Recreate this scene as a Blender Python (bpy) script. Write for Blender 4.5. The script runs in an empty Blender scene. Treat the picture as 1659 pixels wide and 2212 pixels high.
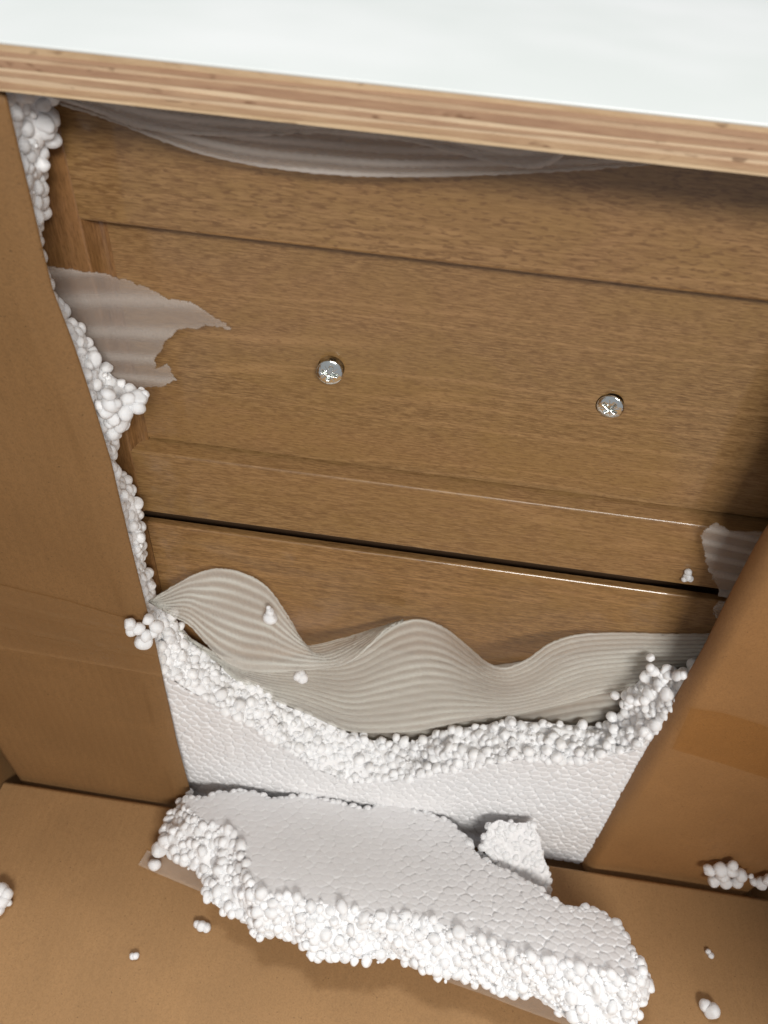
import bpy, bmesh, math, random
import numpy as np
from mathutils import Vector, Matrix

random.seed(7)
rng = np.random.default_rng(11)
C = bpy.context.scene.collection
sc = bpy.context.scene

# ------------------------------------------------------------------ camera
# pixel coordinates below are those of the photograph shown 1659 x 2212
F = 1661.0
PC = np.array([829.5, 1106.0])
_D = np.array([681.0 - PC[0], 2784.0 - PC[1], F]); _D /= np.linalg.norm(_D)
_R = np.array([35700.0, 4800.0, -1661.0]); _R -= _R.dot(_D) * _D; _R /= np.linalg.norm(_R)
_Y = np.cross(_D, _R)
if _Y[2] < 0: _Y = -_Y
M = np.array([_R, _Y, -_D])            # image axes -> world axes
CAM = np.array([0.0, 0.0, 0.596])      # the lens is 0.6 m above the cardboard

def ray(px, py): return M @ np.array([px - PC[0], py - PC[1], F])
def at(px, py, Y):                     # the point of the vertical plane y = Y seen there
    r = ray(px, py); return CAM + (Y - CAM[1]) / r[1] * r
def atz(px, py, Z):                    # the point of the level plane z = Z seen there
    r = ray(px, py); return CAM + (Z - CAM[2]) / r[2] * r

cam = bpy.data.cameras.new('camera')
cam_o = bpy.data.objects.new('camera', cam); C.objects.link(cam_o)
cam.sensor_fit = 'VERTICAL'; cam.sensor_height = 36.0; cam.lens = 36.0 * F / 2212.0
cam.clip_start = 0.01; cam.clip_end = 20
mw = Matrix.Identity(4)
for i in range(3):
    mw[i][0] = M[i][0]; mw[i][1] = -M[i][1]; mw[i][2] = -M[i][2]; mw[i][3] = CAM[i]
cam_o.matrix_world = mw
cam.dof.use_dof = True; cam.dof.focus_distance = 0.41; cam.dof.aperture_fstop = 12.0
sc.camera = cam_o

# ------------------------------------------------------------------ light
w = bpy.data.worlds.new('World'); sc.world = w; w.use_nodes = True
bg = w.node_tree.nodes['Background']
bg.inputs['Color'].default_value = (0.93, 0.95, 1.0, 1); bg.inputs['Strength'].default_value = 0.33

def area(name, loc, target, size, energy, color):
    l = bpy.data.lights.new(name, 'AREA'); l.energy = energy; l.size = size[0]; l.size_y = size[1]
    l.shape = 'RECTANGLE'; l.color = color
    o = bpy.data.objects.new(name, l); C.objects.link(o); o.location = loc
    o.rotation_euler = (Vector(target) - Vector(loc)).to_track_quat('-Z', 'Y').to_euler()
    return o
area('ceiling_lamp', (0.52, -1.25, 1.52), (0.05, 0.25, 0.2), (0.80, 0.34), 32, (1.0, 0.98, 0.94))
area('ceiling_lamp', (-0.25, 0.56, 2.4), (0.0, 0.2, 0.1), (0.5, 0.26), 23, (0.95, 0.985, 1.0))
sc.view_settings.view_transform = 'Standard'; sc.view_settings.look = 'None'
sc.view_settings.exposure = 0.06; sc.view_settings.gamma = 1.0

# ------------------------------------------------------------------ helpers
def tag(o, label=None, cat=None, group=None, kind=None):
    if label: o['label'] = label
    if cat: o['category'] = cat
    if group: o['group'] = group
    if kind: o['kind'] = kind
    return o
def empty(name, loc=(0, 0, 0)):
    o = bpy.data.objects.new(name, None); o.empty_display_size = .02; o.location = loc; C.objects.link(o); return o
def link(name, me, mat=None, parent=None, smooth=False):
    o = bpy.data.objects.new(name, me); C.objects.link(o)
    if mat is not None and not me.materials: me.materials.append(mat)
    if parent is not None:
        o.parent = parent
        if parent.type == 'EMPTY':
            pass
    if smooth: me.polygons.foreach_set('use_smooth', [True] * len(me.polygons))
    return o
def mesh(name, verts, faces):
    me = bpy.data.meshes.new(name)
    me.from_pydata([tuple(map(float, v)) for v in verts], [], [tuple(int(i) for i in f) for f in faces]); me.update(); return me
def box_mesh(name, x0, x1, y0, y1, z0, z1, bev=0.0, seg=3):
    bm = bmesh.new()
    bmesh.ops.create_cube(bm, size=1)
    for v in bm.verts:
        v.co = Vector((x0 if v.co.x < 0 else x1, y0 if v.co.y < 0 else y1, z0 if v.co.z < 0 else z1))
    if bev: bmesh.ops.bevel(bm, geom=bm.edges[:], offset=bev, segments=seg, profile=.5, affect='EDGES')
    me = bpy.data.meshes.new(name); bm.to_mesh(me); bm.free()
    if bev: me.polygons.foreach_set('use_smooth', [False] * len(me.polygons))
    return me
def grid_mesh(name, P, closed=False):
    """P: (n, m, 3) array of points"""
    n, m = P.shape[:2]
    idx = np.arange(n * m).reshape(n, m)
    f = np.stack([idx[:-1, :-1], idx[1:, :-1], idx[1:, 1:], idx[:-1, 1:]], -1).reshape(-1, 4)
    me = mesh(name, P.reshape(-1, 3), f)
    me.polygons.foreach_set('use_smooth', [True] * len(me.polygons))
    return me
def resample(pts, n):
    pts = np.array(pts, float)
    d = np.r_[0, np.cumsum(np.linalg.norm(np.diff(pts, axis=0), axis=1))]
    t = np.linspace(0, d[-1], n)
    return np.stack([np.interp(t, d, pts[:, k]) for k in range(pts.shape[1])], 1)
def catmull(pts, n):
    pts = np.array(pts, float)
    P = np.vstack([2 * pts[0] - pts[1], pts, 2 * pts[-1] - pts[-2]])
    out = []
    for i in range(1, len(P) - 2):
        for t in np.linspace(0, 1, 24, endpoint=False):
            p0, p1, p2, p3 = P[i - 1:i + 3]
            out.append(.5 * ((2 * p1) + (-p0 + p2) * t + (2 * p0 - 5 * p1 + 4 * p2 - p3) * t * t + (-p0 + 3 * p1 - 3 * p2 + p3) * t ** 3))
    out.append(P[-2])
    return resample(out, n)
def catmull_par(pts, n):               # keeps the control points evenly spaced in the parameter
    pts = np.array(pts, float)
    P = np.vstack([2 * pts[0] - pts[1], pts, 2 * pts[-1] - pts[-2]])
    out = []
    for u in np.linspace(0, len(pts) - 1 - 1e-9, n):
        i = int(u) + 1; t = u - int(u)
        p0, p1, p2, p3 = P[i - 1:i + 3]
        out.append(.5 * ((2 * p1) + (-p0 + p2) * t + (2 * p0 - 5 * p1 + 4 * p2 - p3) * t * t + (-p0 + 3 * p1 - 3 * p2 + p3) * t ** 3))
    return np.array(out)
def prism(name, poly, a0, a1, axis, smooth=False):
    """poly of 2-D points swept along axis 'x' (poly is y,z) or 'z' (poly is x,y)"""
    n = len(poly); V = []
    for a in (a0, a1):
        for p in poly: V.append((a, p[0], p[1]) if axis == 'x' else (p[0], p[1], a))
    f = [(i, (i + 1) % n, n + (i + 1) % n, n + i) for i in range(n)] + [tuple(range(n))[::-1], tuple(range(n, 2 * n))]
    me = mesh(name, V, f)
    bm = bmesh.new(); bm.from_mesh(me); bmesh.ops.recalc_face_normals(bm, faces=bm.faces[:]); bm.to_mesh(me); bm.free()
    return me
def round_corner(p, q, r, rad, seg=9):
    """arc that rounds the corner q between p and r"""
    p, q, r = map(lambda a: np.array(a, float), (p, q, r))
    a = (p - q) / np.linalg.norm(p - q); b = (r - q) / np.linalg.norm(r - q)
    return [tuple(q + a * rad * (1 - t) ** 2 + b * rad * t ** 2) for t in np.linspace(0, 1, seg)]
def inpoly(px, pz, poly):
    poly = np.array(poly); ins = np.zeros(px.shape, bool); j = len(poly) - 1
    for i in range(len(poly)):
        xi, zi = poly[i]; xj, zj = poly[j]
        c = ((zi > pz) != (zj > pz)) & (px < (xj - xi) * (pz - zi) / (zj - zi + 1e-12) + xi)
        ins ^= c; j = i
    return ins

def paint(me, vals, name='seam'):
    a = me.attributes.new(name, 'FLOAT', 'POINT'); a.data.foreach_set('value', np.asarray(vals, np.float32).ravel())

# ------------------------------------------------------------------ materials
class NT:
    def __init__(s, name):
        s.m = bpy.data.materials.new(name); s.m.use_nodes = True; s.t = s.m.node_tree
        s.b = s.t.nodes['Principled BSDF']; s.out = s.t.nodes['Material Output']
    def n(s, typ, **kw):
        nd = s.t.nodes.new(typ)
        for k, v in kw.items():
            if k in nd.inputs: nd.inputs[k].default_value = v
            else: setattr(nd, k, v)
        return nd
    def l(s, a, b): s.t.links.new(a, b)
    def coords(s, scale=(1, 1, 1), rot=(0, 0, 0), loc=(0, 0, 0)):
        tc = s.n('ShaderNodeTexCoord'); mp = s.n('ShaderNodeMapping')
        mp.inputs['Scale'].default_value = scale; mp.inputs['Rotation'].default_value = rot; mp.inputs['Location'].default_value = loc
        s.l(tc.outputs['Object'], mp.inputs['Vector']); return mp.outputs['Vector']
    def noise(s, vec, scale, detail=4, rough=.55, dist=0):
        nd = s.n('ShaderNodeTexNoise'); nd.inputs['Scale'].default_value = scale; nd.inputs['Detail'].default_value = detail
        nd.inputs['Roughness'].default_value = rough; nd.inputs['Distortion'].default_value = dist
        s.l(vec, nd.inputs['Vector']); return nd.outputs['Fac']
    def ramp(s, fac, stops):
        r = s.n('ShaderNodeValToRGB'); e = r.color_ramp.elements
        while len(e) < len(stops): e.new(.5)
        for k, (p, c) in enumerate(stops):
            e[k].position = p; e[k].color = (*c, 1) if len(c) == 3 else c
        s.l(fac, r.inputs['Fac']); return r.outputs['Color']
    def mix(s, fac, a, b, mode='MIX'):
        nd = s.n('ShaderNodeMix', data_type='RGBA', blend_type=mode)
        for v, i in ((fac, 0), (a, 6), (b, 7)):
            if hasattr(v, 'node'): s.l(v, nd.inputs[i])
            else: nd.inputs[i].default_value = v if i == 0 else (*v, 1)
        return nd.outputs[2]
    def attr(s, name):
        a = s.n('ShaderNodeAttribute'); a.attribute_name = name; return a.outputs['Fac']
    def bump(s, h, strength, dist=.001):
        b = s.n('ShaderNodeBump'); b.inputs['Strength'].default_value = strength; b.inputs['Distance'].default_value = dist
        s.l(h, b.inputs['Height']); s.l(b.outputs['Normal'], s.b.inputs['Normal'])

def wood(name, vertical=False, cloudy=False, seed=0.0, tint=(1, 1, 1)):
    t = NT(name)
    sc_ = (1, 1, .16) if vertical else (.16, 1, 1)
    v = t.coords(sc_, loc=(seed, seed * 2.3, seed * 1.7))
    v2 = t.coords((1, 1, .26) if vertical else (.26, 1, 1), loc=(seed + 3, 0, seed))
    v3 = t.coords((1, 1, .10) if vertical else (.10, 1, 1), loc=(seed, 1, 4))
    big = t.noise(v, 14, 3, .5, .4)
    fine = t.noise(v3, 1300, 5, .68)
    fleck = t.noise(v2, 1150 if not cloudy else 780, 2, .5, .2)
    cloud = t.noise(t.coords((.5, 1, 1), loc=(seed, 2, 2)), 30, 4, .6, 1.2)
    band = t.noise(t.coords((1, 1, .05) if vertical else (.05, 1, 1), loc=(seed, 1, 4)), 26, 3, .45, .3)
    def T(c): return tuple(a * b for a, b in zip(c, tint))
    col = t.ramp(fine, [(.36, T((.140, .070, .024))), (.62, T((.335, .196, .080)))])
    warm = t.mix(t.ramp(big, [(.42, (0, 0, 0)), (.62, (1, 1, 1))]), col, T((.325, .165, .070)))
    mx = t.mix(.30, col, warm)
    mx = t.mix(t.ramp(cloud, [(.40, (.0,) * 3), (.68, (.55,) * 3)]), mx, T((.270, .155, .050)))
    mx = t.mix(t.ramp(band, [(.470, (0,) * 3), (.480, (.30,) * 3), (.492, (0,) * 3), (.548, (0,) * 3), (.560, (.38,) * 3), (.575, (0,) * 3)]), mx, T((.46, .265, .115)))
    mx = t.mix(t.ramp(fleck, [(.32, (.55 if not cloudy else .85,) * 3), (.47, (0,) * 3)]), mx, T((.165, .082, .030)))
    t.l(mx, t.b.inputs['Base Color'])
    t.b.inputs['Roughness'].default_value = .36
    t.b.inputs['Specular IOR Level'].default_value = .45
    t.b.inputs['Coat Weight'].default_value = .6; t.b.inputs['Coat Roughness'].default_value = .11
    t.bump(fine, .22, .0004)
    return t.m
M_wood = wood('oak_horizontal', seed=1.3)
M_wood2 = wood('oak_top_rail', cloudy=True, seed=5.1)
M_wood3 = wood('oak_low_rail', seed=8.7, tint=(1.0, 1.0, 1.0))
M_wood4 = wood('oak_low_drawer', seed=14.2, tint=(1.04, 1.0, .95))
M_woodv = wood('oak_vertical', vertical=True, seed=3.9, tint=(.80, .70, .64))

def veneer(name, c0, c1, seed):
    t = NT(name)
    v = t.coords((.12, 1, 1), loc=(seed, seed, 0))
    f = t.noise(v, 420, 4, .6)
    col = t.ramp(f, [(.3, c0), (.62, c1)])
    dots = t.noise(t.coords((.35, 1, 1), loc=(seed * 2, 0, seed)), 300, 2, .5)
    col = t.mix(t.ramp(dots, [(.26, (.8,) * 3), (.35, (0,) * 3)]), col, (.17, .08, .035))
    wash = t.noise(t.coords((.2, 1, 1), loc=(seed, 3, 0)), 40, 2)
    col = t.mix(t.ramp(wash, [(.4, (0,) * 3), (.7, (.5,) * 3)]), col, tuple(a * .86 for a in c1))
    t.l(col, t.b.inputs['Base Color']); t.b.inputs['Roughness'].default_value = .75
    t.bump(t.noise(t.coords((.5, 1, 1)), 1500, 3), .35, .0005)
    return t.m

def cardboard(name, c=(.40, .225, .098), seed=0.0, corr='z', cs=.0065):
    t = NT(name)
    v = t.coords(loc=(seed, seed, seed))
    fib = t.noise(v, 900, 5, .7)
    blotch = t.noise(v, 22, 4, .55, .5)
    mot = t.noise(v, 330, 5, .7)
    c0 = tuple(a * .95 for a in c); c1 = tuple(a * 1.05 for a in c)
    col = t.mix(t.ramp(blotch, [(.35, (0,) * 3), (.66, (1,) * 3)]), c0, c1)
    col = t.mix(t.ramp(mot, [(.38, (.22,) * 3), (.54, (0,) * 3)]), col, tuple(a * .74 for a in c))
    sp = t.noise(t.coords(loc=(seed + 9, 0, 0)), 620, 2, .5)
    col = t.mix(t.ramp(sp, [(.25, (.75,) * 3), (.31, (0,) * 3)]), col, tuple(a * .35 for a in c))
    col = t.mix(t.ramp(fib, [(.35, (.5,) * 3), (.55, (0,) * 3)]), col, tuple(a * .66 for a in c))
    t.l(col, t.b.inputs['Base Color']); t.b.inputs['Roughness'].default_value = .68
    t.b.inputs['Specular IOR Level'].default_value = .35
    wv = t.n('ShaderNodeTexWave', wave_type='BANDS', bands_direction='Y' if corr == 'y' else ('X' if corr == 'x' else 'Z'))
    wv.inputs['Scale'].default_value = .314 / cs; wv.inputs['Distortion'].default_value = .6
    t.l(v, wv.inputs['Vector'])
    ad = t.n('ShaderNodeMath', operation='MULTIPLY_ADD'); t.l(fib, ad.inputs[0]); ad.inputs[1].default_value = .5; 
    sm = t.n('ShaderNodeMath', operation='MULTIPLY'); t.l(wv.outputs['Fac'], sm.inputs[0]); sm.inputs[1].default_value = .17
    t.l(sm.outputs[0], ad.inputs[2])
    ad2 = t.n('ShaderNodeMath', operation='MULTIPLY_ADD'); t.l(blotch, ad2.inputs[0]); ad2.inputs[1].default_value = .9; t.l(ad.outputs[0], ad2.inputs[2])
    t.bump(ad2.outputs[0], .55, .0009)
    return t.m
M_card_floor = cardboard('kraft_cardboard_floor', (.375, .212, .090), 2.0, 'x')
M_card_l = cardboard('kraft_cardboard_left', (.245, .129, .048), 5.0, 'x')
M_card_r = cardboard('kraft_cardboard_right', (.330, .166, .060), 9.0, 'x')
M_card_edge = cardboard('crushed_cardboard_rim', (.42, .20, .075), 4.0, 'x')

def foam(name, col=(.90, .885, .885), sss=.25, rough=.5, bump=.25, seam=False):
    t = NT(name)
    n1 = t.noise(t.coords(), 900, 3, .6)
    c = t.mix(t.ramp(t.noise(t.coords(), 60, 3), [(.35, (0,) * 3), (.7, (1,) * 3)]), tuple(a * .965 for a in col), col)
    if seam: c = t.mix(t.attr('seam'), c, (.97, .965, .96))
    t.l(c, t.b.inputs['Base Color'])
    t.b.inputs['Roughness'].default_value = rough
    t.b.inputs['Subsurface Weight'].default_value = sss
    t.b.inputs['Subsurface Radius'].default_value = (1.0, .95, .9); t.b.inputs['Subsurface Scale'].default_value = .003
    t.b.inputs['Specular IOR Level'].default_value = .4
    t.bump(n1, bump, .0004)
    return t.m
M_bead = foam('expanded_bead', (.965, .962, .962), .40, .45, .6)
M_skin = foam('pressed_foam_skin', (.84, .83, .83), .16, .45, .25, True)
M_plain = foam('foam_body', (.93, .92, .915), .3, .5, .4)

def pefoam(name, col, alpha):
    t = NT(name)
    f = t.noise(t.coords(), 1500, 3, .7)
    c = t.ramp(f, [(.35, tuple(a * .86 for a in col)), (.66, col)])
    c = t.mix(t.attr('seam'), c, tuple(min(.93, a * 1.12) for a in col))
    sparkle = t.noise(t.coords(loc=(4, 4, 4)), 1900, 1, .5)
    c = t.mix(t.ramp(sparkle, [(.70, (0,) * 3), (.76, (.8,) * 3)]), c, (.95, .93, .92))
    t.l(c, t.b.inputs['Base Color']); t.b.inputs['Roughness'].default_value = .42
    t.bump(f, .6, .0006)
    tl = t.n('ShaderNodeBsdfTranslucent'); t.l(c, tl.inputs['Color'])
    tr = t.n('ShaderNodeBsdfTransparent')
    m1 = t.n('ShaderNodeMixShader'); m1.inputs[0].default_value = .35
    t.l(t.b.outputs[0], m1.inputs[1]); t.l(tl.outputs[0], m1.inputs[2])
    m2 = t.n('ShaderNodeMixShader')
    mr = t.n('ShaderNodeMapRange'); t.l(t.attr('seam'), mr.inputs['Value'])
    mr.inputs['To Min'].default_value = 1 - alpha; mr.inputs['To Max'].default_value = (1 - alpha) * .45
    t.l(mr.outputs['Result'], m2.inputs[0])
    t.l(m1.outputs[0], m2.inputs[1]); t.l(tr.outputs[0], m2.inputs[2])
    t.l(m2.outputs[0], t.out.inputs['Surface'])
    return t.m
M_pe = pefoam('soft_foam_sheet', (.90, .85, .77), .34)
M_pe2 = pefoam('soft_foam_sheet_torn', (.78, .73, .68), .22)

def tape(name, col, clear):
    t = NT(name)
    t.b.inputs['Base Color'].default_value = (*col, 1); t.b.inputs['Roughness'].default_value = .16
    t.bump(t.noise(t.coords((.6, 1, 1)), 90, 4, .6), .35, .002)
    tr = t.n('ShaderNodeBsdfTransparent'); tr.inputs['Color'].default_value = (.99, .94, .84, 1)
    m2 = t.n('ShaderNodeMixShader'); m2.inputs[0].default_value = clear
    t.l(t.b.outputs[0], m2.inputs[1]); t.l(tr.outputs[0], m2.inputs[2])
    t.l(m2.outputs[0], t.out.inputs['Surface'])
    return t.m
M_tape = tape('clear_tape', (.40, .26, .14), .76)
M_tape_r = tape('amber_tape', (.34, .17, .055), .89)
M_tape_w = tape('clear_tape_floor', (.8, .74, .66), .72)

t = NT('white_laminate'); t.b.inputs['Roughness'].default_value = .35
t.l(t.ramp(t.noise(t.coords(), 14, 2), [(.35, (.68, .70, .67)), (.7, (.75, .755, .735))]), t.b.inputs['Base Color']); M_white = t.m
t = NT('zinc_plate'); t.b.inputs['Metallic'].default_value = 1; t.b.inputs['Base Color'].default_value = (.80, .83, .80, 1)
t.b.inputs['Roughness'].default_value = .14; t.bump(t.noise(t.coords(), 700, 2), .3, .0004); M_zinc = t.m
t = NT('dark_carcass'); t.b.inputs['Base Color'].default_value = (.09, .05, .025, 1); t.b.inputs['Roughness'].default_value = .6; M_dark = t.m

# ------------------------------------------------------------------ cabinet
YC = .2942
cab = empty('vanity_cabinet', (0, YC, 0))
tag(cab, 'brown oak cabinet with white plywood top behind the torn foam', 'cabinet')
OFF = Vector(cab.location)
def part(name, me, mat, parent=None, smooth=False):
    me.transform(Matrix.Translation(-OFF))
    return link(name, me, mat, parent or cab, smooth)
XL, XR = -.205, .330
xj = float(at(171, 474, YC)[0])             # joint between stile and rails
BW, BD = .0075, .0085                       # moulded inner edge: width, depth of recess
zr = float(at(700, 535, YC)[2])             # lower edge of the top rail (the line through 190,475 and 1659,655)
zr = float(at(925, 565, YC)[2])
zb = float(at(930, 1060, YC)[2])            # upper edge of the bottom rail
zg = float(at(900, 1185, YC)[2])            # lower edge of the drawer front
zl = float(at(900, 1210, YC)[2])            # top edge of the drawer below
print('joint', xj, 'zr', zr, 'zb', zb, 'zg', zg, 'zl', zl)
TH = .019
# rails: cross-section in (y, z)
def rail_profile(z_in, z_out, sgn, yf):
    # z_in: inner edge (towards the panel), sgn +1 when the rail lies above its inner edge
    pts = [(yf + TH, z_out)]
    pts += round_corner((yf + TH, z_out), (yf, z_out), (yf, z_in), .0011)
    pts += round_corner((yf, z_out), (yf, z_in), (yf + BD, z_in - sgn * .0022), .0015)
    pts += [(yf + BD * 1.25, z_in - sgn * .0026), (yf + TH, z_in - sgn * .0028)]
    return pts
drawer = part('drawer_front', box_mesh('drawer_front', XL, XR, YC + TH - .002, YC + TH + .002, zg + .001, zr + .045), M_dark)
# raised centre panel with two bolt holes
def panel_mesh(x0, x1, z0, z1, yp, holes, hr=.0064):
    bm = bmesh.new()
    def loop(pts):
        vs = [bm.verts.new((p[0], yp, p[1])) for p in pts]
        return [bm.edges.new((vs[i], vs[(i + 1) % len(vs)])) for i in range(len(vs))], vs
    es, _ = loop([(x0, z0), (x1, z0), (x1, z1), (x0, z1)])
    rings = []
    for hx, hz in holes:
        e, vs = loop([(hx + hr * math.cos(a), hz + hr * math.sin(a)) for a in np.linspace(0, 2 * math.pi, 28, endpoint=False)])
        es += e; rings.append(vs)
    bmesh.ops.triangle_fill(bm, edges=es, use_beauty=True, use_dissolve=False)
    for vs in rings:
        bk = [bm.verts.new((v.co.x, yp + .006, v.co.z)) for v in vs]
        for i in range(len(vs)):
            j = (i + 1) % len(vs); bm.faces.new((vs[i], vs[j], bk[j], bk[i]))
        bm.faces.new(bk)
    me = bpy.data.meshes.new('panel'); bm.to_mesh(me); bm.free(); return me
yp = YC + BD
s1 = at(714, 799, yp - .002); s2 = at(1317, 874, yp)
part('panel', panel_mesh(XL + .02, XR - .01, zb + .0040, zr + .005, yp, [(s1[0], s1[2]), (s2[0], s2[2])]), M_wood, drawer)
ox = xj
part('top_rail', prism('top_rail', rail_profile(zr, zr + .075, +1, YC + .0003), ox, XR, 'x'), M_wood2, drawer, False)
part('bottom_rail', prism('bottom_rail', rail_profile(zb, zg, -1, YC + .0003), ox, XR, 'x'), M_wood3, drawer)
# stile: cross-section (x, y)
pts = [(XL, YC + TH)] + round_corner((XL, YC + TH), (XL, YC), (ox, YC), .0015) + round_corner((XL, YC), (ox, YC), (ox + .003, YC + .004), .0010)
for k in range(1, 7):
    a = k / 6 * math.pi / 2
    pts.append((ox + BW * (.2 + .8 * (1 - math.cos(a))), YC + BD * (.25 + .75 * math.sin(a) ** 1.2)))
pts += [(ox + BW, YC + TH)]
part('stile', prism('stile', pts, zg, zr + .075, 'z'), M_woodv, drawer)
# lower drawer front
low = part('drawer_front', box_mesh('lower_back', XL, XR, YC + TH - .002, YC + TH + .0025, .03, zl - .010), M_dark)
pr = [(YC + .0056, zl - .0006), (YC + .0066, zl - .022), (YC + TH, zl - .022)] + [(YC + TH, .02), (YC + .0003, .02)] + round_corner((YC, .02), (YC + .0003, zl), (YC + .0056, zl), .0016, 6)
part('top_rail', prism('low_rail', pr, ox + .0003, XR, 'x'), M_wood4, low)
pr2 = [(YC + .0056, zl - .0006), (YC + .0066, zl - .022), (YC + TH, zl - .022)] + [(YC + TH, .02), (YC, .02)] + round_corner((YC, .02), (YC, zl), (YC + .0056, zl), .0016, 6)
part('stile', prism('low_stile', pr2, XL, ox, 'x'), M_woodv, low)
part('carcass', box_mesh('carcass', XL + .004, XR, YC + TH + .006, YC + .12, .02, .50), M_dark)

# screws (pan head with a cross recess)
def screw_mesh(r=.0063):
    nr, na = 26, 96
    V = []; 
    for i in range(nr + 1):
        q = i / nr
        for j in range(na):
            a = 2 * math.pi * j / na
            x, y = r * q * math.cos(a), r * q * math.sin(a)
            h = .0020 * math.sqrt(max(0, 1 - (q * .93) ** 2)) - .0020 * math.sqrt(1 - .93 ** 2)
            u = min(abs(x), abs(y)); l_ = max(abs(x), abs(y)); wd = .00105 * (1 - .25 * l_ / r)
            if u < wd and l_ < .0039: h -= .0024 * min(1, (.0041 - l_) / .0014) * min(1, (wd - u) / .00022)
            if abs(abs(x) - abs(y)) < .00025 and .0018 < math.hypot(x, y) < .0046: h -= .00025
            V.append((x, -h, y))
    fc = []
    for i in range(nr):
        for j in range(na):
            k = (j + 1) % na
            if i == 0:
                fc.append((j, na + k, na + j)) if False else fc.append((i * na + j, (i + 1) * na + j, (i + 1) * na + k, i * na + k))
            else: fc.append((i * na + j, (i + 1) * na + j, (i + 1) * na + k, i * na + k))
    b = len(V)
    for rr, yy in ((r, .0009), (r * .45, .0010), (r * .45, .009)):
        for j in range(na):
            a = 2 * math.pi * j / na; V.append((rr * math.cos(a), yy, rr * math.sin(a)))
    for s_ in range(3):
        p = (nr * na if s_ == 0 else b + (s_ - 1) * na); q_ = b + s_ * na
        for j in range(na):
            k = (j + 1) % na; fc.append((p + j, q_ + j, q_ + k, p + k))
    me = mesh('screw', V, fc); me.polygons.foreach_set('use_smooth', [True] * len(me.polygons)); return me
sm = screw_mesh(); sm.materials.append(M_zinc)
for p, rot, tilt, dy in ((s1, 12, (-4, 2), -.0032), (s2, 28, (7, -13), -.0008)):
    o = bpy.data.objects.new('screw', sm); C.objects.link(o); o.parent = drawer
    o.location = Vector((p[0], yp + dy - .0012, p[2])) - OFF
    o.rotation_euler = (math.radians(tilt[0]), math.radians(rot), math.radians(tilt[1]))

# counter: nine veneers and the white face
YP = .250
ztop = float(at(830, 180, YP)[2]); zbot = float(at(830, 289, YP)[2])
print('ply', ztop, zbot)
top = part('countertop', box_mesh('countertop', -.60, .60, YP + .002, YP + .62, zbot + .0004, ztop - .0004), M_dark)
ply = [.13, .10, .10, .16, .09, .10, .10, .13, .09]
tn = sum(ply); z = ztop - .0006
cols = [((.46, .30, .165), (.60, .42, .25)), ((.36, .20, .115), (.47, .29, .175)), ((.47, .31, .19), (.58, .41, .26)),
        ((.33, .185, .11), (.44, .27, .16)), ((.58, .41, .26), (.70, .53, .35)), ((.36, .21, .125), (.47, .30, .18)),
        ((.55, .38, .24), (.66, .49, .32)), ((.38, .22, .125), (.50, .33, .19)), ((.56, .39, .22), (.68, .50, .31))]
H = ztop - .0006 - (zbot)
for k, f_ in enumerate(ply):
    dz = H * f_ / tn
    n = 160; xs = np.linspace(-.55, .55, n)
    wob = .00022 * np.sin(xs * 23 + k) + .00012 * np.sin(xs * 71 + 2 * k) if 0 < k else 0 * xs
    wob2 = .00022 * np.sin(xs * 23 + k + 1) + .00012 * np.sin(xs * 71 + 2 * (k + 1)) if k < 8 else 0 * xs
    yo = YP - (.00025 if k % 2 else 0.0) + .00006 * np.sin(xs * 190 + k * 3)
    P = np.zeros((n, 4, 3))
    P[:, 0] = np.stack([xs, yo * 0 + YP + .0022, z + wob], 1); P[:, 1] = np.stack([xs, yo, z + wob], 1)
    P[:, 2] = np.stack([xs, yo, z - dz + wob2], 1); P[:, 3] = np.stack([xs, yo * 0 + YP + .0022, z - dz + wob2], 1)
    me = grid_mesh('veneer', P); me.polygons.foreach_set('use_smooth', [False] * len(me.polygons))
    part('veneer', me, veneer('veneer_%d' % k, cols[k][0], cols[k][1], k * 2.7 + 1), top)
    z -= dz
part('white_surface', box_mesh('white_surface', -.60, .60, YP - .0002, YP + .62, ztop - .0007, ztop + .0003, .0003, 2), M_white, top)

# ------------------------------------------------------------------ cardboard
box = empty('cardboard_box', (0, .1, 0))
tag(box, 'brown cardboard box opened flat beneath and around the cabinet, littered with foam', 'cardboard box')
def bpart(name, me, mat, smooth=False):
    me.transform(Matrix.Translation((0, -.1, 0))); return link(name, me, mat, box, smooth)
# floor panel, gently warped, rolling down at the crease
nx, ny = 150, 110
xs = np.linspace(-.296, .303, nx); ys = np.r_[np.linspace(-.25, .243, ny - 14), np.linspace(.2440, .2475, 14)]
X, Yg = np.meshgrid(xs, ys, indexing='ij')
Z = .0009 * np.sin(X * 11 + 1) * np.sin(Yg * 17) + .0004 * np.sin(X * 60 + Yg * 9) + .00012 * np.sin(X * 2 * math.pi / .0085) 
roll = np.clip((Yg - .2440) / .0035, 0, 1); Z = Z * (1 - roll) - .0042 * (1 - np.sqrt(1 - roll ** 2)) 
me = grid_mesh('bottom_flap', np.stack([X, Yg, Z], -1))
bpart('bottom_flap', me, M_card_floor)
bpart('under_flap', box_mesh('under_flap', -.36, .36, .20, .42, -.040, -.036), M_card_floor)
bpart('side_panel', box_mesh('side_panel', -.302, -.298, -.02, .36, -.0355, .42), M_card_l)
bpart('side_panel', box_mesh('side_panel', .304, .308, -.02, .36, -.0355, .46), M_card_r)

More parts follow.
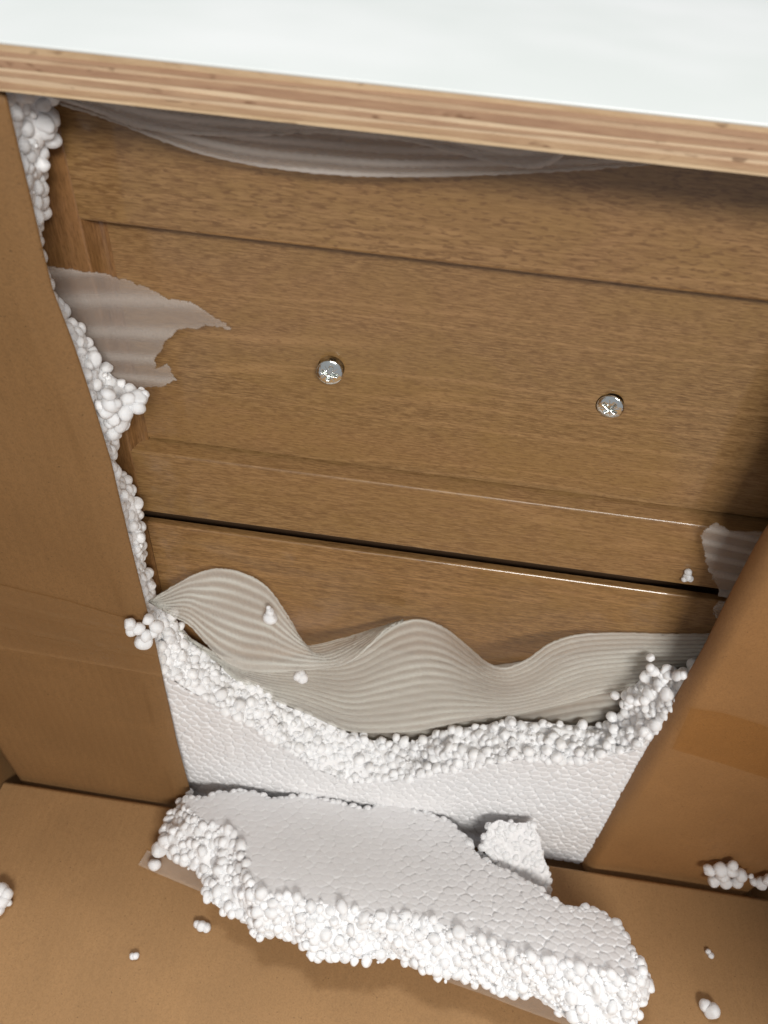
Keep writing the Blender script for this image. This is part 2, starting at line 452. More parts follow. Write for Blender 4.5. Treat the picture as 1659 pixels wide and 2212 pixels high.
YK = .252
def card_sheet(edge_px, far_x, sgn, curl):
    """edge polyline in pixels at plane YK; the sheet runs from far_x to that edge, then bends back"""
    E = np.array([at(x, y, YK) for x, y in edge_px]); E = E[np.argsort(-E[:, 2])]
    zs = np.linspace(.5105, -.020, 120)
    ex = np.interp(-zs, -E[:, 2], E[:, 0])
    rows = []
    us = np.r_[np.linspace(0, 1, 46), 1 + np.linspace(.1, 1, 10)]
    for z_, e in zip(zs, ex):
        r = []
        for u in us:
            if u <= 1:
                x = far_x + (e - sgn * curl[0] - far_x) * u
                y = YK + .0012 * math.sin(z_ * 21 + x * 9) + .0005 * math.sin(x * 37 + z_ * 55)
                if u > .8: y -= .0004 * (u - .8) / .2
            else:
                a = (u - 1) * math.pi / 2 * curl[2]
                x = e - sgn * curl[0] + sgn * curl[0] * math.sin(a) / math.sin(math.pi / 2 * curl[2])
                y = YK - .0004 + .0012 * math.sin(z_ * 21 + x * 9) + curl[1] * (1 - math.cos(a))
            r.append((x, y, z_))
        rows.append(r)
    me = grid_mesh('cardboard_sheet', np.array(rows))
    if np.mean([p.normal.y for p in me.polygons]) > 0: me.flip_normals()
    return me
left_edge = [(-20, 130), (5, 220), (30, 330), (60, 455), (80, 545), (104, 640), (150, 755), (183, 850), (207, 920), (235, 1005), (265, 1125), (290, 1225), (310, 1305), (332, 1400), (352, 1500), (378, 1610), (412, 1722)]
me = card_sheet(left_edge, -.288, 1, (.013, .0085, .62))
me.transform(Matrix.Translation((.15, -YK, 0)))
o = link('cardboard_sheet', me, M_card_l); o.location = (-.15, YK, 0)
tag(o, 'tall brown cardboard sheet left of the cabinet with clear tape and scuffed edge', 'cardboard', 'upright cardboard sheets at the box corners')
md = o.modifiers.new('thickness', 'SOLIDIFY'); md.thickness = .0032; md.offset = -1
right_edge = [(1790, 1000), (1659, 1195), (1640, 1228), (1585, 1330), (1530, 1435), (1462, 1545), (1400, 1645), (1340, 1745), (1275, 1853)]
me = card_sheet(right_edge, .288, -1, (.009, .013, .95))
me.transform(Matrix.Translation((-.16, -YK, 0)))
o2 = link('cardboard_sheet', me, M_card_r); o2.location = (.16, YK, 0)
tag(o2, 'brown cardboard sheet right of the foam with rounded fold and amber tape band', 'cardboard', 'upright cardboard sheets at the box corners')
md = o2.modifiers.new('thickness', 'SOLIDIFY'); md.thickness = .0032; md.offset = -1

def sheet_from_quads(name, top, bot, n, m, yfun, loc, mat, label, cat, ridge=0.0, lines=()):
    T = resample(top, n); B = resample(bot, n); P = np.zeros((n, m, 3))
    for i in range(n):
        for j in range(m):
            q = j / (m - 1); p = T[i] * (1 - q) + B[i] * q
            P[i, j] = at(p[0], p[1], yfun)
            yo = ridge * (math.sin(i * .13 + j * .07) * .3)
            for c_, wd, hh in lines:
                yo += hh * math.exp(-((q - c_ - .05 * math.sin(i * .05)) / wd) ** 2)
            P[i, j, 1] -= yo
    me = grid_mesh(name, P); me.transform(Matrix.Translation(-Vector(loc)))
    o = link(name, me, mat); o.location = loc; tag(o, label, cat); return o
sheet_from_quads('clear_tape', [(-5, 1262), (150, 1300), (328, 1352)], [(-5, 1400), (150, 1425), (352, 1462)], 90, 34, YK - .0022, (-.2, YK, .2), M_tape,
                 'wrinkled clear tape crossing the left cardboard sheet beside the loose beads', 'tape', .0003, ((.25, .012, .0013), (.33, .02, .0008), (.62, .010, .0016), (.70, .02, .0006)))
sheet_from_quads('amber_tape', [(1492, 1530), (1560, 1540), (1665, 1572)], [(1452, 1618), (1560, 1650), (1665, 1684)], 60, 20, YK - .0022, (.2, YK, .2), M_tape_r,
                 'amber packing tape band on the right cardboard sheet', 'tape', .0002)

# ------------------------------------------------------------------ beads
def bead_variants(k=10, sub=3):
    out = []
    for i in range(k):
        bm = bmesh.new(); bmesh.ops.create_icosphere(bm, subdivisions=sub, radius=1)
        r_ = random.Random(i); pl = [Vector((r_.gauss(0, 1), r_.gauss(0, 1), r_.gauss(0, 1))).normalized() for _ in range(5)]
        dd = [r_.uniform(.70, .93) for _ in pl]
        ph = r_.uniform(0, 6)
        for v in bm.verts:
            for p, d in zip(pl, dd):            # pressed flats where a neighbour sat
                s = v.co.dot(p)
                if s > d: v.co -= p * (s - d) * .85
            v.co *= 1 + .05 * math.sin(3 * v.co.x + ph) * math.cos(2.5 * v.co.z + ph)
        V = np.array([v.co[:] for v in bm.verts]); Fc = np.array([[v.index for v in f.verts] for f in bm.faces]); bm.free()
        out.append((V, Fc))
    return out
BV = bead_variants(10, 3)
BMESH = []
for V, Fc in BV:
    me = mesh('bead', V, Fc); me.polygons.foreach_set('use_smooth', [True] * len(me.polygons)); me.materials.append(M_bead); BMESH.append(me)
def rand_rot():
    q = rng.normal(size=4); q /= np.linalg.norm(q); a, b, c, d = q
    return np.array([[1 - 2 * (c * c + d * d), 2 * (b * c - a * d), 2 * (b * d + a * c)], [2 * (b * c + a * d), 1 - 2 * (b * b + d * d), 2 * (c * d - a * b)], [2 * (b * d - a * c), 2 * (c * d + a * b), 1 - 2 * (b * b + c * c)]])
def place_beads(root, pts, rad, limit=300):
    """the beads that show largest are parts, the rest one joined part"""
    pts = np.array(pts); rad = np.array(rad); loc = np.array(root.location)
    dist = np.linalg.norm(pts - CAM, axis=1); order = np.argsort(-(rad / dist))
    for k in order[:limit]:
        o = bpy.data.objects.new('bead', BMESH[rng.integers(10)]); C.objects.link(o); o.parent = root
        o.location = pts[k] - loc
        o.rotation_euler = tuple(rng.uniform(0, 6.28, 3)); r = rad[k]
        o.scale = (r * rng.uniform(.85, 1.15), r * rng.uniform(.85, 1.12), r * rng.uniform(.70, 1.0))
    rest = order[limit:]
    if len(rest):
        VV, FF, b = [], [], 0
        for k in rest:
            V, Fc = BV[rng.integers(10)]
            W = (V * (rad[k] * rng.uniform(.85, 1.1, 3))) @ rand_rot().T + pts[k] - loc
            VV.append(W); FF.append(Fc + b); b += len(V)
        me = mesh('bead_mass', np.vstack(VV), np.vstack(FF)); me.polygons.foreach_set('use_smooth', [True] * len(me.polygons))
        o = link('bead_mass', me, M_bead, root); o['kind'] = 'stuff'
def scatter(surf, n_try, dmin, rr, jit=.0012):
    """surf(u, v) -> point; dart throwing so that beads sit side by side"""
    pts, rad = [], []
    cell = {}
    cs = dmin
    for _ in range(n_try):
        u, v = rng.random(2)
        p = surf(u, v); r = rng.uniform(*rr)
        key = tuple((p / cs).astype(int)); ok = True
        for a in (-1, 0, 1):
            for b in (-1, 0, 1):
                for c in (-1, 0, 1):
                    for q, rq in cell.get((key[0] + a, key[1] + b, key[2] + c), ()):
                        if np.sum((p - q) ** 2) < (.70 * (r + rq)) ** 2: ok = False; break
                    if not ok: break
                if not ok: break
            if not ok: break
        if ok:
            cell.setdefault(key, []).append((p, r)); pts.append(p + rng.normal(0, jit, 3)); rad.append(r)
    return pts, rad
def ruled(A, B, dip=0.0):
    n = len(A); dv = (B - A); L = np.cross(np.gradient(A, axis=0), dv); L /= np.linalg.norm(L, axis=1, keepdims=True) + 1e-12
    if np.sum(L.mean(0) * (CAM - A.mean(0))) < 0: L = -L
    def f(u, v):
        x = u * (n - 1); i = min(int(x), n - 2); t = x - i
        a = A[i] * (1 - t) + A[i + 1] * t; b = B[i] * (1 - t) + B[i + 1] * t
        lump = dip * (math.sin(u * 61 + v * 4) * math.sin(v * 5 + u * 33) + .6 * math.sin(u * 143 + v * 7)) * math.sin(math.pi * v)
        return a * (1 - v) + b * v + L[i] * lump
    return f
def cells(U, W, d, seed, asp=.82):
    """pressed bead outlines: distance to the seam between the two nearest bead centres, and a tilt per bead"""
    r_ = np.random.default_rng(seed)
    gy = d * asp; i0 = np.floor(U / d).astype(int); j0 = np.floor(W / gy).astype(int)
    ni = i0.max() - i0.min() + 6; nj = j0.max() - j0.min() + 6
    jx = r_.uniform(-.30, .30, (ni, nj)); jy = r_.uniform(-.30, .30, (ni, nj)); hh = r_.normal(0, 1, (ni, nj))
    tx = r_.normal(0, 1, (ni, nj)); ty = r_.normal(0, 1, (ni, nj))
    f1 = np.full(U.shape, 9.); f2 = np.full(U.shape, 9.); h = np.zeros(U.shape)
    for a in range(-2, 3):
        for b in range(-2, 3):
            I = i0 + a; J = j0 + b; ii = I - i0.min() + 2; jj = J - j0.min() + 2
            cx = (I + .5 + .5 * (J % 2) + jx[ii, jj]) * d; cy = (J + .5 + jy[ii, jj]) * gy
            D = np.hypot(U - cx, (W - cy) / (asp / .82)) / d
            hv = hh[ii, jj] * .5 + ((U - cx) * tx[ii, jj] + (W - cy) * ty[ii, jj]) / d * .9
            closer = D < f1
            f2 = np.where(closer, f1, np.minimum(f2, D)); h = np.where(closer, hv, h); f1 = np.where(closer, D, f1)
    return f2 - f1, h, f1

# ------------------------------------------------------------------ foam board standing in front of the cabinet
YF, YB = .2600, .2850
foam_o = empty('foam_board', (0, YF, 0))
tag(foam_o, 'white bead foam board standing between the cardboard sheets, torn open in a wide U', 'foam board')
front_px = [(-22, 190), (-10, 240), (15, 330), (35, 400), (55, 470), (70, 560), (95, 640), (140, 770), (175, 860), (200, 930), (228, 1020), (255, 1120), (282, 1230), (300, 1310), (318, 1390), (345, 1445), (400, 1485), (480, 1532), (590, 1600), (680, 1660), (760, 1690), (850, 1688), (1000, 1662), (1120, 1640), (1250, 1648), (1370, 1622), (1440, 1560), (1510, 1470), (1570, 1400), (1640, 1270), (1720, 1150)]
back_px = [(112, 190), (108, 235), (110, 285), (85, 330), (98, 360), (80, 410), (92, 450), (66, 500), (70, 560), (100, 650), (146, 686), (187, 728), (208, 776), (250, 822), (308, 856), (262, 900), (225, 950), (238, 1000), (284, 1058), (304, 1120), (300, 1180), (317, 1240), (330, 1300), (372, 1335), (430, 1400), (490, 1455), (565, 1478), (600, 1520), (680, 1550), (745, 1583), (800, 1600), (900, 1605), (955, 1578), (1030, 1570), (1110, 1558), (1200, 1565), (1290, 1572), (1345, 1535), (1355, 1498), (1400, 1452), (1465, 1448), (1530, 1440), (1600, 1350), (1690, 1180)]
NS = 360
# pair both rims by height on the left, then by x along the bottom
Fp = np.array([at(x, y, YF) for x, y in front_px]); Bp = np.array([at(x, y, YB) for x, y in back_px])
A = resample(Fp, NS); Bk = resample(Bp, NS)
# re-pair: nearest forward match so that the ruling lines do not slant
def anchors(P, keys):
    d = np.r_[0, np.cumsum(np.linalg.norm(np.diff(P, axis=0), axis=1))]; return [d[k] / d[-1] for k in keys]
ka = [0, 8, 12, 15, 20, 25, 27, len(front_px) - 1]
kb = [0, 13, 19, 23, 29, 36, 41, len(back_px) - 1]
ua = anchors(Fp, ka); ub = anchors(Bp, kb)
dA = np.r_[0, np.cumsum(np.linalg.norm(np.diff(Fp, axis=0), axis=1))]; dA /= dA[-1]
dB = np.r_[0, np.cumsum(np.linalg.norm(np.diff(Bp, axis=0), axis=1))]; dB /= dB[-1]
tt = np.linspace(0, 1, NS); sb = np.interp(tt, ua, ub)
A = np.stack([np.interp(tt, dA, Fp[:, k]) for k in range(3)], 1)
Bk = np.stack([np.interp(sb, dB, Bp[:, k]) for k in range(3)], 1)
hole = [(p[0], p[2]) for p in A] + [(A[-1][0], .70), (A[0][0], .70)]
st = .00068
gx = np.arange(-.176, .176, st); gz = np.arange(-.020, .300, st)
GX, GZ = np.meshgrid(gx, gz, indexing='ij')
seam, hv, f1 = cells(GX, GZ, .0074, 3)
groove = np.clip(1 - seam / .16, 0, 1) ** 1.1; trip = np.clip((f1 - .50) / .12, 0, 1) * np.clip(1 - seam / .22, 0, 1)
GY = YF + .0011 * groove + .0012 * trip - .00026 * hv + .0008 * np.sin(GX * 30) * np.sin(GZ * 22 + 1)
idx = np.arange(GX.size).reshape(GX.shape)
cx = (GX[:-1, :-1] + st / 2); cz = (GZ[:-1, :-1] + st / 2)
keep = ~inpoly(cx, cz, hole)
f = np.stack([idx[:-1, :-1], idx[1:, :-1], idx[1:, 1:], idx[:-1, 1:]], -1)[keep]
used = np.unique(f); rem = -np.ones(GX.size, int); rem[used] = np.arange(len(used))
P = np.stack([GX, GY, GZ], -1).reshape(-1, 3)[used] - np.array([0, YF, 0])
me = mesh('front_skin', P, rem[f]); me.polygons.foreach_set('use_smooth', [True] * len(me.polygons))
paint(me, np.clip(.28 * groove + trip * (.5 + .5 * np.sin(GX * 140) * np.sin(GZ * 190 + 2)), 0, 1).ravel()[used])
link('front_skin', me, M_skin, foam_o)
link('front_skin', box_mesh('upper_left_skin', -.200, -.1605, YF - YF + .0005, .006, .295, .508), M_plain, foam_o)
# body of the torn surface below the beads
def fused(a, b, n, m, dip, lift, seed):
    f_ = ruled(a, b, dip); G = np.array([[f_(u, v) for v in np.linspace(0, 1, m)] for u in np.linspace(0, 1, n)])
    N = np.cross(np.gradient(G, axis=0), np.gradient(G, axis=1)); N /= np.linalg.norm(N, axis=-1, keepdims=True) + 1e-12
    N *= np.sign(np.sum(N * (CAM - G), -1)).mean() or 1
    q = G @ np.array([[1, .2, .1], [.1, .7, .7]]).T
    sm_, h_, f1_ = cells(q[..., 0], q[..., 1], .0062, seed)
    e = np.minimum(1, np.minimum(np.linspace(0, 1, m), 1 - np.linspace(0, 1, m)) * 6)[None]
    return G + N * ((lift + .0011 * np.sqrt(np.clip(1 - (f1_ / .75) ** 2, 0, 1)) + .0004 * h_) * e - .0012)[..., None]
G = np.zeros((NS, 9, 3))
for j in range(9): G[:, j] = A * (1 - j / 8) + Bk * (j / 8)
nrm = np.cross(np.gradient(G, axis=0), np.gradient(G, axis=1)); nrm /= np.linalg.norm(nrm, axis=-1, keepdims=True) + 1e-12
ctr = np.array([0, .27, .35]); sg = np.sign(np.sum(nrm * (ctr - G), -1, keepdims=True))
G2 = G - nrm * sg * .0004 + rng.normal(0, .0005, G.shape)
me = grid_mesh('torn_face', fused(A, Bk, 1100, 46, .0022, .0011, 21) - np.array([0, YF, 0])); link('torn_face', me, M_plain, foam_o)
# back face
mb = prism('back_face', [(p[0], p[2]) for p in Bk[::4]] + [(.2, .50), (.2, .001), (-.2, .001), (-.2, .50)], 0, .0005, 'z')
R90 = Matrix(((1, 0, 0, 0), (0, 0, 1, YB - YF), (0, 1, 0, 0), (0, 0, 0, 1)))
mb.transform(R90); link('back_face', mb, M_bead, foam_o)
sf = ruled(A, Bk, .0022)
pts, rad = scatter(sf, 40000, .0105, (.0026, .0047), .0009)
# a second loose layer
p2, r2 = scatter(sf, 900, .0105, (.0030, .0046), .0016)
for p, r in zip(p2, r2):
    if rng.random() < .35:
        pts.append(p + np.array([rng.normal(0, .001), -.001, .003])); rad.append(r)
# the lump that sticks out on the left, and the spur at the right
for px, py, yy, r in [(300, 858, .272, 4.6), (285, 872, .270, 5.0), (312, 852, .274, 2.6), (270, 890, .266, 5.2), (262, 918, .270, 5.0), (240, 872, .262, 5.2), (225, 890, .260, 5.0), (245, 905, .264, 4.8), (250, 935, .272, 4.6),
                       (1395, 1462, .276, 4.6), (1412, 1450, .272, 4.5), (1352, 1502, .276, 4.3), (1375, 1512, .270, 4.6), (1358, 1520, .274, 4.0), (1440, 1448, .272, 4.8), (1425, 1478, .268, 5.0), (1465, 1458, .266, 4.8), (1400, 1500, .265, 5), (1440, 1500, .262, 5)]:
    pts.append(at(px, py, yy)); rad.append(r * .00082)
    for _ in range(2): pts.append(at(px, py, yy) + rng.normal(0, .0028, 3)); rad.append(r * .001 * rng.uniform(.5, .75))
for _ in range(900):
    pts.append(sf(*rng.random(2)) + rng.normal(0, .0010, 3) + [0, -.0016, .0016]); rad.append(rng.uniform(.0005, .0014))
pts = [np.array([p[0], max(p[1], YF + .0012), p[2]]) for p in pts]
place_beads(foam_o, pts, rad)
print('foam beads', len(pts))

# ------------------------------------------------------------------ broken slab on the floor
ZT, ZB = .054, .030
top_px = [(400, 1722), (430, 1727), (470, 1714), (520, 1710), (560, 1713), (576, 1727), (620, 1724), (640, 1720), (700, 1728), (770, 1747), (803, 1748), (816, 1735), (860, 1738), (940, 1763), (975, 1778), (1010, 1815), (1030, 1850), (1060, 1866), (1120, 1895), (1180, 1932), (1200, 1947), (1255, 1968), (1288, 1960), (1320, 1988), (1352, 2020), (1368, 2060),
          (1388, 2100), (1357, 2122), (1327, 2109), (1251, 2084), (1176, 2071), (1125, 2064), (1050, 2034), (984, 2008), (924, 1983), (873, 1976), (800, 1973), (735, 1960), (675, 1948), (632, 1937), (606, 1937), (559, 1928), (533, 1900), (531, 1857), (527, 1832), (512, 1806), (477, 1784), (451, 1776), (400, 1748)]
NB = 26                                  # index where the near rim starts
slab = empty('foam_slab', (.02, .19, 0))
tag(slab, 'large broken slab of white bead foam lying on the cardboard floor', 'foam slab')
SL = np.array(slab.location)
TILT = .40
def ztop_at(x, y): return ZT + (.20 - y) * TILT
def at_top(px, py, base=0.0):
    p = atz(px, py, ZT)
    for _ in range(4): p = atz(px, py, ztop_at(p[0], p[1]) + base)
    return p
Tp = np.array([at_top(x, y) for x, y in top_px])
bot_px = [(400, 1722)] + [(1392, 2108), (1398, 2140), (1392, 2150), (1377, 2175), (1357, 2222), (1251, 2222), (1206, 2180), (1176, 2150), (1125, 2155), (1085, 2145), (1045, 2129), (994, 2115), (949, 2112), (898, 2086), (853, 2070), (800, 2072), (730, 2072), (679, 2070), (645, 2029), (602, 2021), (563, 2027), (540, 1995), (500, 1980), (477, 1965), (445, 1940), (445, 1905), (420, 1878), (385, 1860), (348, 1815), (360, 1780), (380, 1755), (398, 1737)]
# pair by anchors
def pair(Pt, Pb, kt, kb, n):
    dt = np.r_[0, np.cumsum(np.linalg.norm(np.diff(Pt, axis=0), axis=1))]; dt /= dt[-1]
    db = np.r_[0, np.cumsum(np.linalg.norm(np.diff(Pb, axis=0), axis=1))]; db /= db[-1]
    u = np.linspace(0, 1, n); s = np.interp(u, [dt[k] for k in kt], [db[k] for k in kb])
    return np.stack([np.interp(u, dt, Pt[:, k]) for k in range(3)], 1), np.stack([np.interp(s, db, Pb[:, k]) for k in range(3)], 1)
Pt = Tp[25:]; Pb = []
for x, y in bot_px[1:]:
    p = atz(x, y, ZB)
    for _ in range(4): p = atz(x, y, ZB + np.clip(.20 - p[1], -.06, .2) * TILT * .6 - .004)
    Pb.append(p)
Pb = np.array(Pb)
nt, nb_ = pair(Pt, Pb, [0, 2, 5, 9, 12, 16, 19, len(Pt) - 1], [0, 4, 6, 10, 14, 20, 23, len(Pb) - 1], 240)
# top skin
topoly = [(p[0], p[1]) for p in Tp]
st = .0007
gx = np.arange(min(p[0] for p in topoly), max(p[0] for p in topoly), st); gy = np.arange(min(p[1] for p in topoly), max(p[1] for p in topoly), st)
GX, GYY = np.meshgrid(gx, gy, indexing='ij')
ca, sa = math.cos(.12), math.sin(.12)
seam, hv, f1 = cells(GX * ca + GYY * sa, (GYY * ca - GX * sa) , .0076, 8, .60)
fade = .34 + .6 * np.clip((GX - .0) / .1, 0, 1) + .35 * np.clip((.19 - GYY) / .03, 0, 1); fade = np.clip(fade, 0, 1)
edge = 0
groove = np.clip(1 - seam / .15, 0, 1) ** 1.2; trip = np.clip((f1 - .50) / .12, 0, 1) * np.clip(1 - seam / .22, 0, 1)
GZ = ZT + (.20 - GYY) * TILT - (.0007 * groove + .0012 * trip + .00016 * hv) * fade
pit = np.random.default_rng(5).random(GX.shape)
idx = np.arange(GX.size).reshape(GX.shape)
keep = inpoly(GX[:-1, :-1] + st / 2, GYY[:-1, :-1] + st / 2, topoly)
f = np.stack([idx[:-1, :-1], idx[1:, :-1], idx[1:, 1:], idx[:-1, 1:]], -1)[keep]
used = np.unique(f); rem = -np.ones(GX.size, int); rem[used] = np.arange(len(used))
me = mesh('top_skin', np.stack([GX, GYY, GZ], -1).reshape(-1, 3)[used] - SL, rem[f]); me.polygons.foreach_set('use_smooth', [True] * len(me.polygons))
paint(me, (np.clip(.12 * groove + trip * (.5 + .5 * np.sin(GX * 120) * np.sin(GYY * 210 + 2)), 0, 1) * fade).ravel()[used])
link('top_skin', me, M_skin, slab)
# torn near side
G = np.zeros((240, 7, 3))
for j in range(7): G[:, j] = nt * (1 - j / 6) + nb_ * (j / 6)
G2 = G.copy(); G2[:, :, 2] -= .0008; G2[:, :, 1] += .0006
link('torn_side', grid_mesh('torn_side', fused(nt, nb_, 700, 40, .0022, .0011, 22) - SL), M_plain, slab)
# far side and underside
ft = resample(Tp[:27], 120); fb = ft.copy(); fb[:, 2] = .003; fb[:, 1] -= .004
Gf = np.stack([ft, (ft + fb) / 2, fb], 1); Gf[:, :, 2] -= .001
link('torn_side', grid_mesh('torn_side_far', Gf - SL), M_bead, slab)
cen = np.array([np.mean(nb_[:, 0]), .19, ZB + .002])
rim = np.vstack([nb_, fb]); V = np.vstack([rim + [0, 0, .001], cen[None]]) - SL; n_ = len(rim)
link('underside', mesh('underside', V, [(i, (i + 1) % n_, n_) for i in range(n_)]), M_bead, slab)
pts, rad = scatter(ruled(nt, nb_, .0022), 30000, .0105, (.0028, .0048), .0009)
p2, r2 = scatter(ruled(ft - [0, .001, .003], fb), 5000, .0105, (.0032, .0046), .0006)
for p in resample(ft, 78):
    p2.append(p + np.array([rng.normal(0, .0008), rng.uniform(-.0015, .0012), -.0036])); r2.append(rng.uniform(.0032, .0044))
p3, r3 = scatter(ruled(nb_ + [0, .002, .0], nb_ + [0, .012, -.002]), 3000, .0105, (.0033, .0050), .0009)
sd = ruled(nt, nb_, .0022)
for _ in range(700):
    pts.append(sd(*rng.random(2)) + rng.normal(0, .0009, 3) + [0, -.0006, .0014]); rad.append(rng.uniform(.0005, .0015))
place_beads(slab, pts + p2 + p3, rad + r2 + r3)
print('slab beads', len(pts) + len(p2))

# upright chunk behind the slab
ch = empty('foam_chunk', tuple(atz(1110, 1900, .0)))
tag(ch, 'small upright chunk of white foam leaning behind the big broken slab', 'foam chunk')
CL = np.array(ch.location)
cpx = [(1060, 1778), (1075, 1772), (1112, 1780), (1145, 1783), (1162, 1812), (1170, 1850), (1188, 1888), (1186, 1915), (1176, 1940), (1110, 1910), (1050, 1862), (1040, 1835), (1052, 1805)]
zt_ = [.054, .054, .053, .052, .047, .040, .036, .030, .022, .024, .026, .038, .048]
Ct = np.array([atz(x, y, z_) for (x, y), z_ in zip(cpx, zt_)]); cc = Ct.mean(0)
ring = resample(np.vstack([Ct, Ct[:1]]), 61)[:-1]
Acf = np.linalg.lstsq(np.c_[Ct[:, 0], Ct[:, 1], np.ones(len(Ct))], Ct[:, 2], rcond=None)[0]
def chunk_z(x, y): return Acf[0] * x + Acf[1] * y + Acf[2]
g1 = np.arange(Ct[:, 0].min(), Ct[:, 0].max(), .0006); g2 = np.arange(Ct[:, 1].min(), Ct[:, 1].max(), .0006)
GX, GYY = np.meshgrid(g1, g2, indexing='ij'); sm1, h1, ff1 = cells(GX, GYY, .0050, 31)
t_ = np.clip((ring[:, 1].mean() + .002 - GYY) / .012, 0, 1)
GZ = chunk_z(GX, GYY) + (.0008 + .0012 * t_) * np.sqrt(np.clip(1 - (ff1 / .75) ** 2, 0, 1)) + .0005 * h1 * (.8 + t_) + .0006 * np.sin(GX * 300 + GYY * 90) * np.sin(GYY * 340) + .0010 * np.sin(GX * 220) * np.sin(GYY * 260) * t_
idx = np.arange(GX.size).reshape(GX.shape); keep = inpoly(GX[:-1, :-1], GYY[:-1, :-1], [(p[0], p[1]) for p in ring])
f = np.stack([idx[:-1, :-1], idx[1:, :-1], idx[1:, 1:], idx[:-1, 1:]], -1)[keep]; used = np.unique(f); rem = -np.ones(GX.size, int); rem[used] = np.arange(len(used))
me = mesh('upper_face', np.stack([GX, GYY, GZ], -1).reshape(-1, 3)[used] - CL, rem[f]); me.polygons.foreach_set('use_smooth', [True] * len(me.polygons))
link('upper_face', me, M_skin, ch)
ring[:, 2] = chunk_z(ring[:, 0], ring[:, 1]) - .0010
rg = np.vstack([ring, ring[:1]]); G = np.stack([rg, rg * [1, 1, .6], rg * [1, .97, 0] + [0, .03 * cc[1], .001]], 1)
link('body', grid_mesh('chunk_body', G - CL), M_plain, ch)
pts, rad = scatter(ruled(np.vstack([ring, ring[:1]]), np.vstack([ring, ring[:1]]) - [0, 0, .012]), 1500, .009, (.0018, .0034), .0010)
p2, r2 = scatter(lambda u, v: np.array([*(cc * (1 - math.sqrt(v)) + ring[int(u * 59)] * math.sqrt(v))]), 900, .009, (.0024, .0036), .0005)
for p, r in zip(p2, r2): 
    pts.append(np.array([p[0], p[1], chunk_z(p[0], p[1]) - (.0006 if p[1] < ring[:, 1].mean() else .0013)])); rad.append(r)
place_beads(ch, pts, rad)

# ------------------------------------------------------------------ loose clumps and crumbs
def clump(name, label, cat, items, group=None):
    """items: pixel x, pixel y, level or plane, radius in mm, mode"""
    P3 = [(atz(x, y, h) if mode == 'z' else at(x, y, h)) for x, y, h, r, mode in items]
    root = empty(name, tuple(np.mean(P3, 0))); L = np.array(root.location); tag(root, label, cat, group)
    for p, (x, y, h, r, mode) in zip(P3, items):
        o = bpy.data.objects.new('bead', BMESH[rng.integers(10)]); C.objects.link(o); o.parent = root
        o.location = p - L; o.rotation_euler = tuple(rng.uniform(0, 6.28, 3)); r *= .00116
        o.scale = (r, r * rng.uniform(.9, 1.05), r * rng.uniform(.85, 1))
    return root
clump('bead_clump', 'flower shaped clump of foam beads in the crease below the right cardboard sheet', 'foam beads',
      [(1531, 1880, .2445, 4.2, 'y'), (1556, 1878, .2445, 4.6, 'y'), (1580, 1880, .2445, 4.4, 'y'), (1600, 1890, .2445, 4.2, 'y'), (1542, 1903, .2445, 4.0, 'y'), (1568, 1906, .2445, 4.3, 'y'), (1592, 1905, .2445, 3.9, 'y'), (1560, 1892, .2445, 4.4, 'y'), (1583, 1870, .2445, 3.4, 'y')], 'loose foam bead clumps')
clump('bead_clump', 'small pair of foam beads in the crease at the far right edge', 'foam beads',
      [(1628, 1905, .2445, 2.8, 'y'), (1645, 1908, .2445, 4.2, 'y'), (1662, 1902, .2445, 4.0, 'y'), (1622, 1893, .2445, 1.8, 'y')], 'loose foam bead clumps')
clump('bead_clump', 'foam bead clump cut off by the left picture edge on the floor', 'foam beads',
      [(2, 1925, .006, 5.5, 'z'), (14, 1932, .006, 4.4, 'z'), (-14, 1940, .006, 5.0, 'z'), (5, 1948, .005, 4.8, 'z'), (18, 1950, .003, 2.4, 'z'), (-4, 1965, .004, 4.0, 'z')], 'loose foam bead clumps')
clump('bead_clump', 'cluster of beads clinging to the taped edge of the left cardboard', 'foam beads',
      [(281, 1348, .244, 3.4, 'y'), (285, 1362, .244, 3.2, 'y'), (299, 1358, .245, 3.3, 'y'), (310, 1386, .244, 4.6, 'y'), (316, 1374, .245, 3.4, 'y'), (320, 1338, .247, 3.2, 'y'), (338, 1352, .250, 3.8, 'y'), (330, 1368, .248, 3.0, 'y')], 'loose foam bead clumps')
clump('bead_clump', 'three round beads loose at the left tip of the big slab', 'foam beads',
      [(344, 1835, .012, 5.3, 'z'), (388, 1848, .010, 5.2, 'z'), (407, 1852, .010, 5.0, 'z'), (374, 1842, .008, 4.6, 'z')], 'loose foam bead clumps')
clump('foam_bead', 'single round bead lying on the clear tape left of the slab', 'foam bead', [(334, 1868, .006, 4.2, 'z'), (327, 1866, .006, 2.4, 'z')], 'single foam crumbs')
clump('foam_bead', 'double bead on the floor near the lower right corner', 'foam bead', [(1524, 2172, .004, 3.8, 'z'), (1538, 2184, .0045, 5.0, 'z')], 'single foam crumbs')
clump('foam_crumb', 'oblong white crumb on the floor left of the slab front', 'foam crumb', [(426, 1996, .0025, 2.6, 'z'), (436, 2001, .003, 3.2, 'z'), (446, 2004, .0025, 2.8, 'z')], 'single foam crumbs')
clump('foam_crumb', 'tiny white crumb on the floor at the lower left', 'foam crumb', [(287, 2066, .0015, 2.0, 'z'), (293, 2065, .0018, 2.2, 'z'), (284, 2063, .001, 1.2, 'z')], 'single foam crumbs')
clump('foam_crumb', 'tiny white crumb on the floor right of the slab', 'foam crumb', [(1530, 2056, .0015, 1.8, 'z'), (1536, 2064, .0015, 2.0, 'z')], 'single foam crumbs')
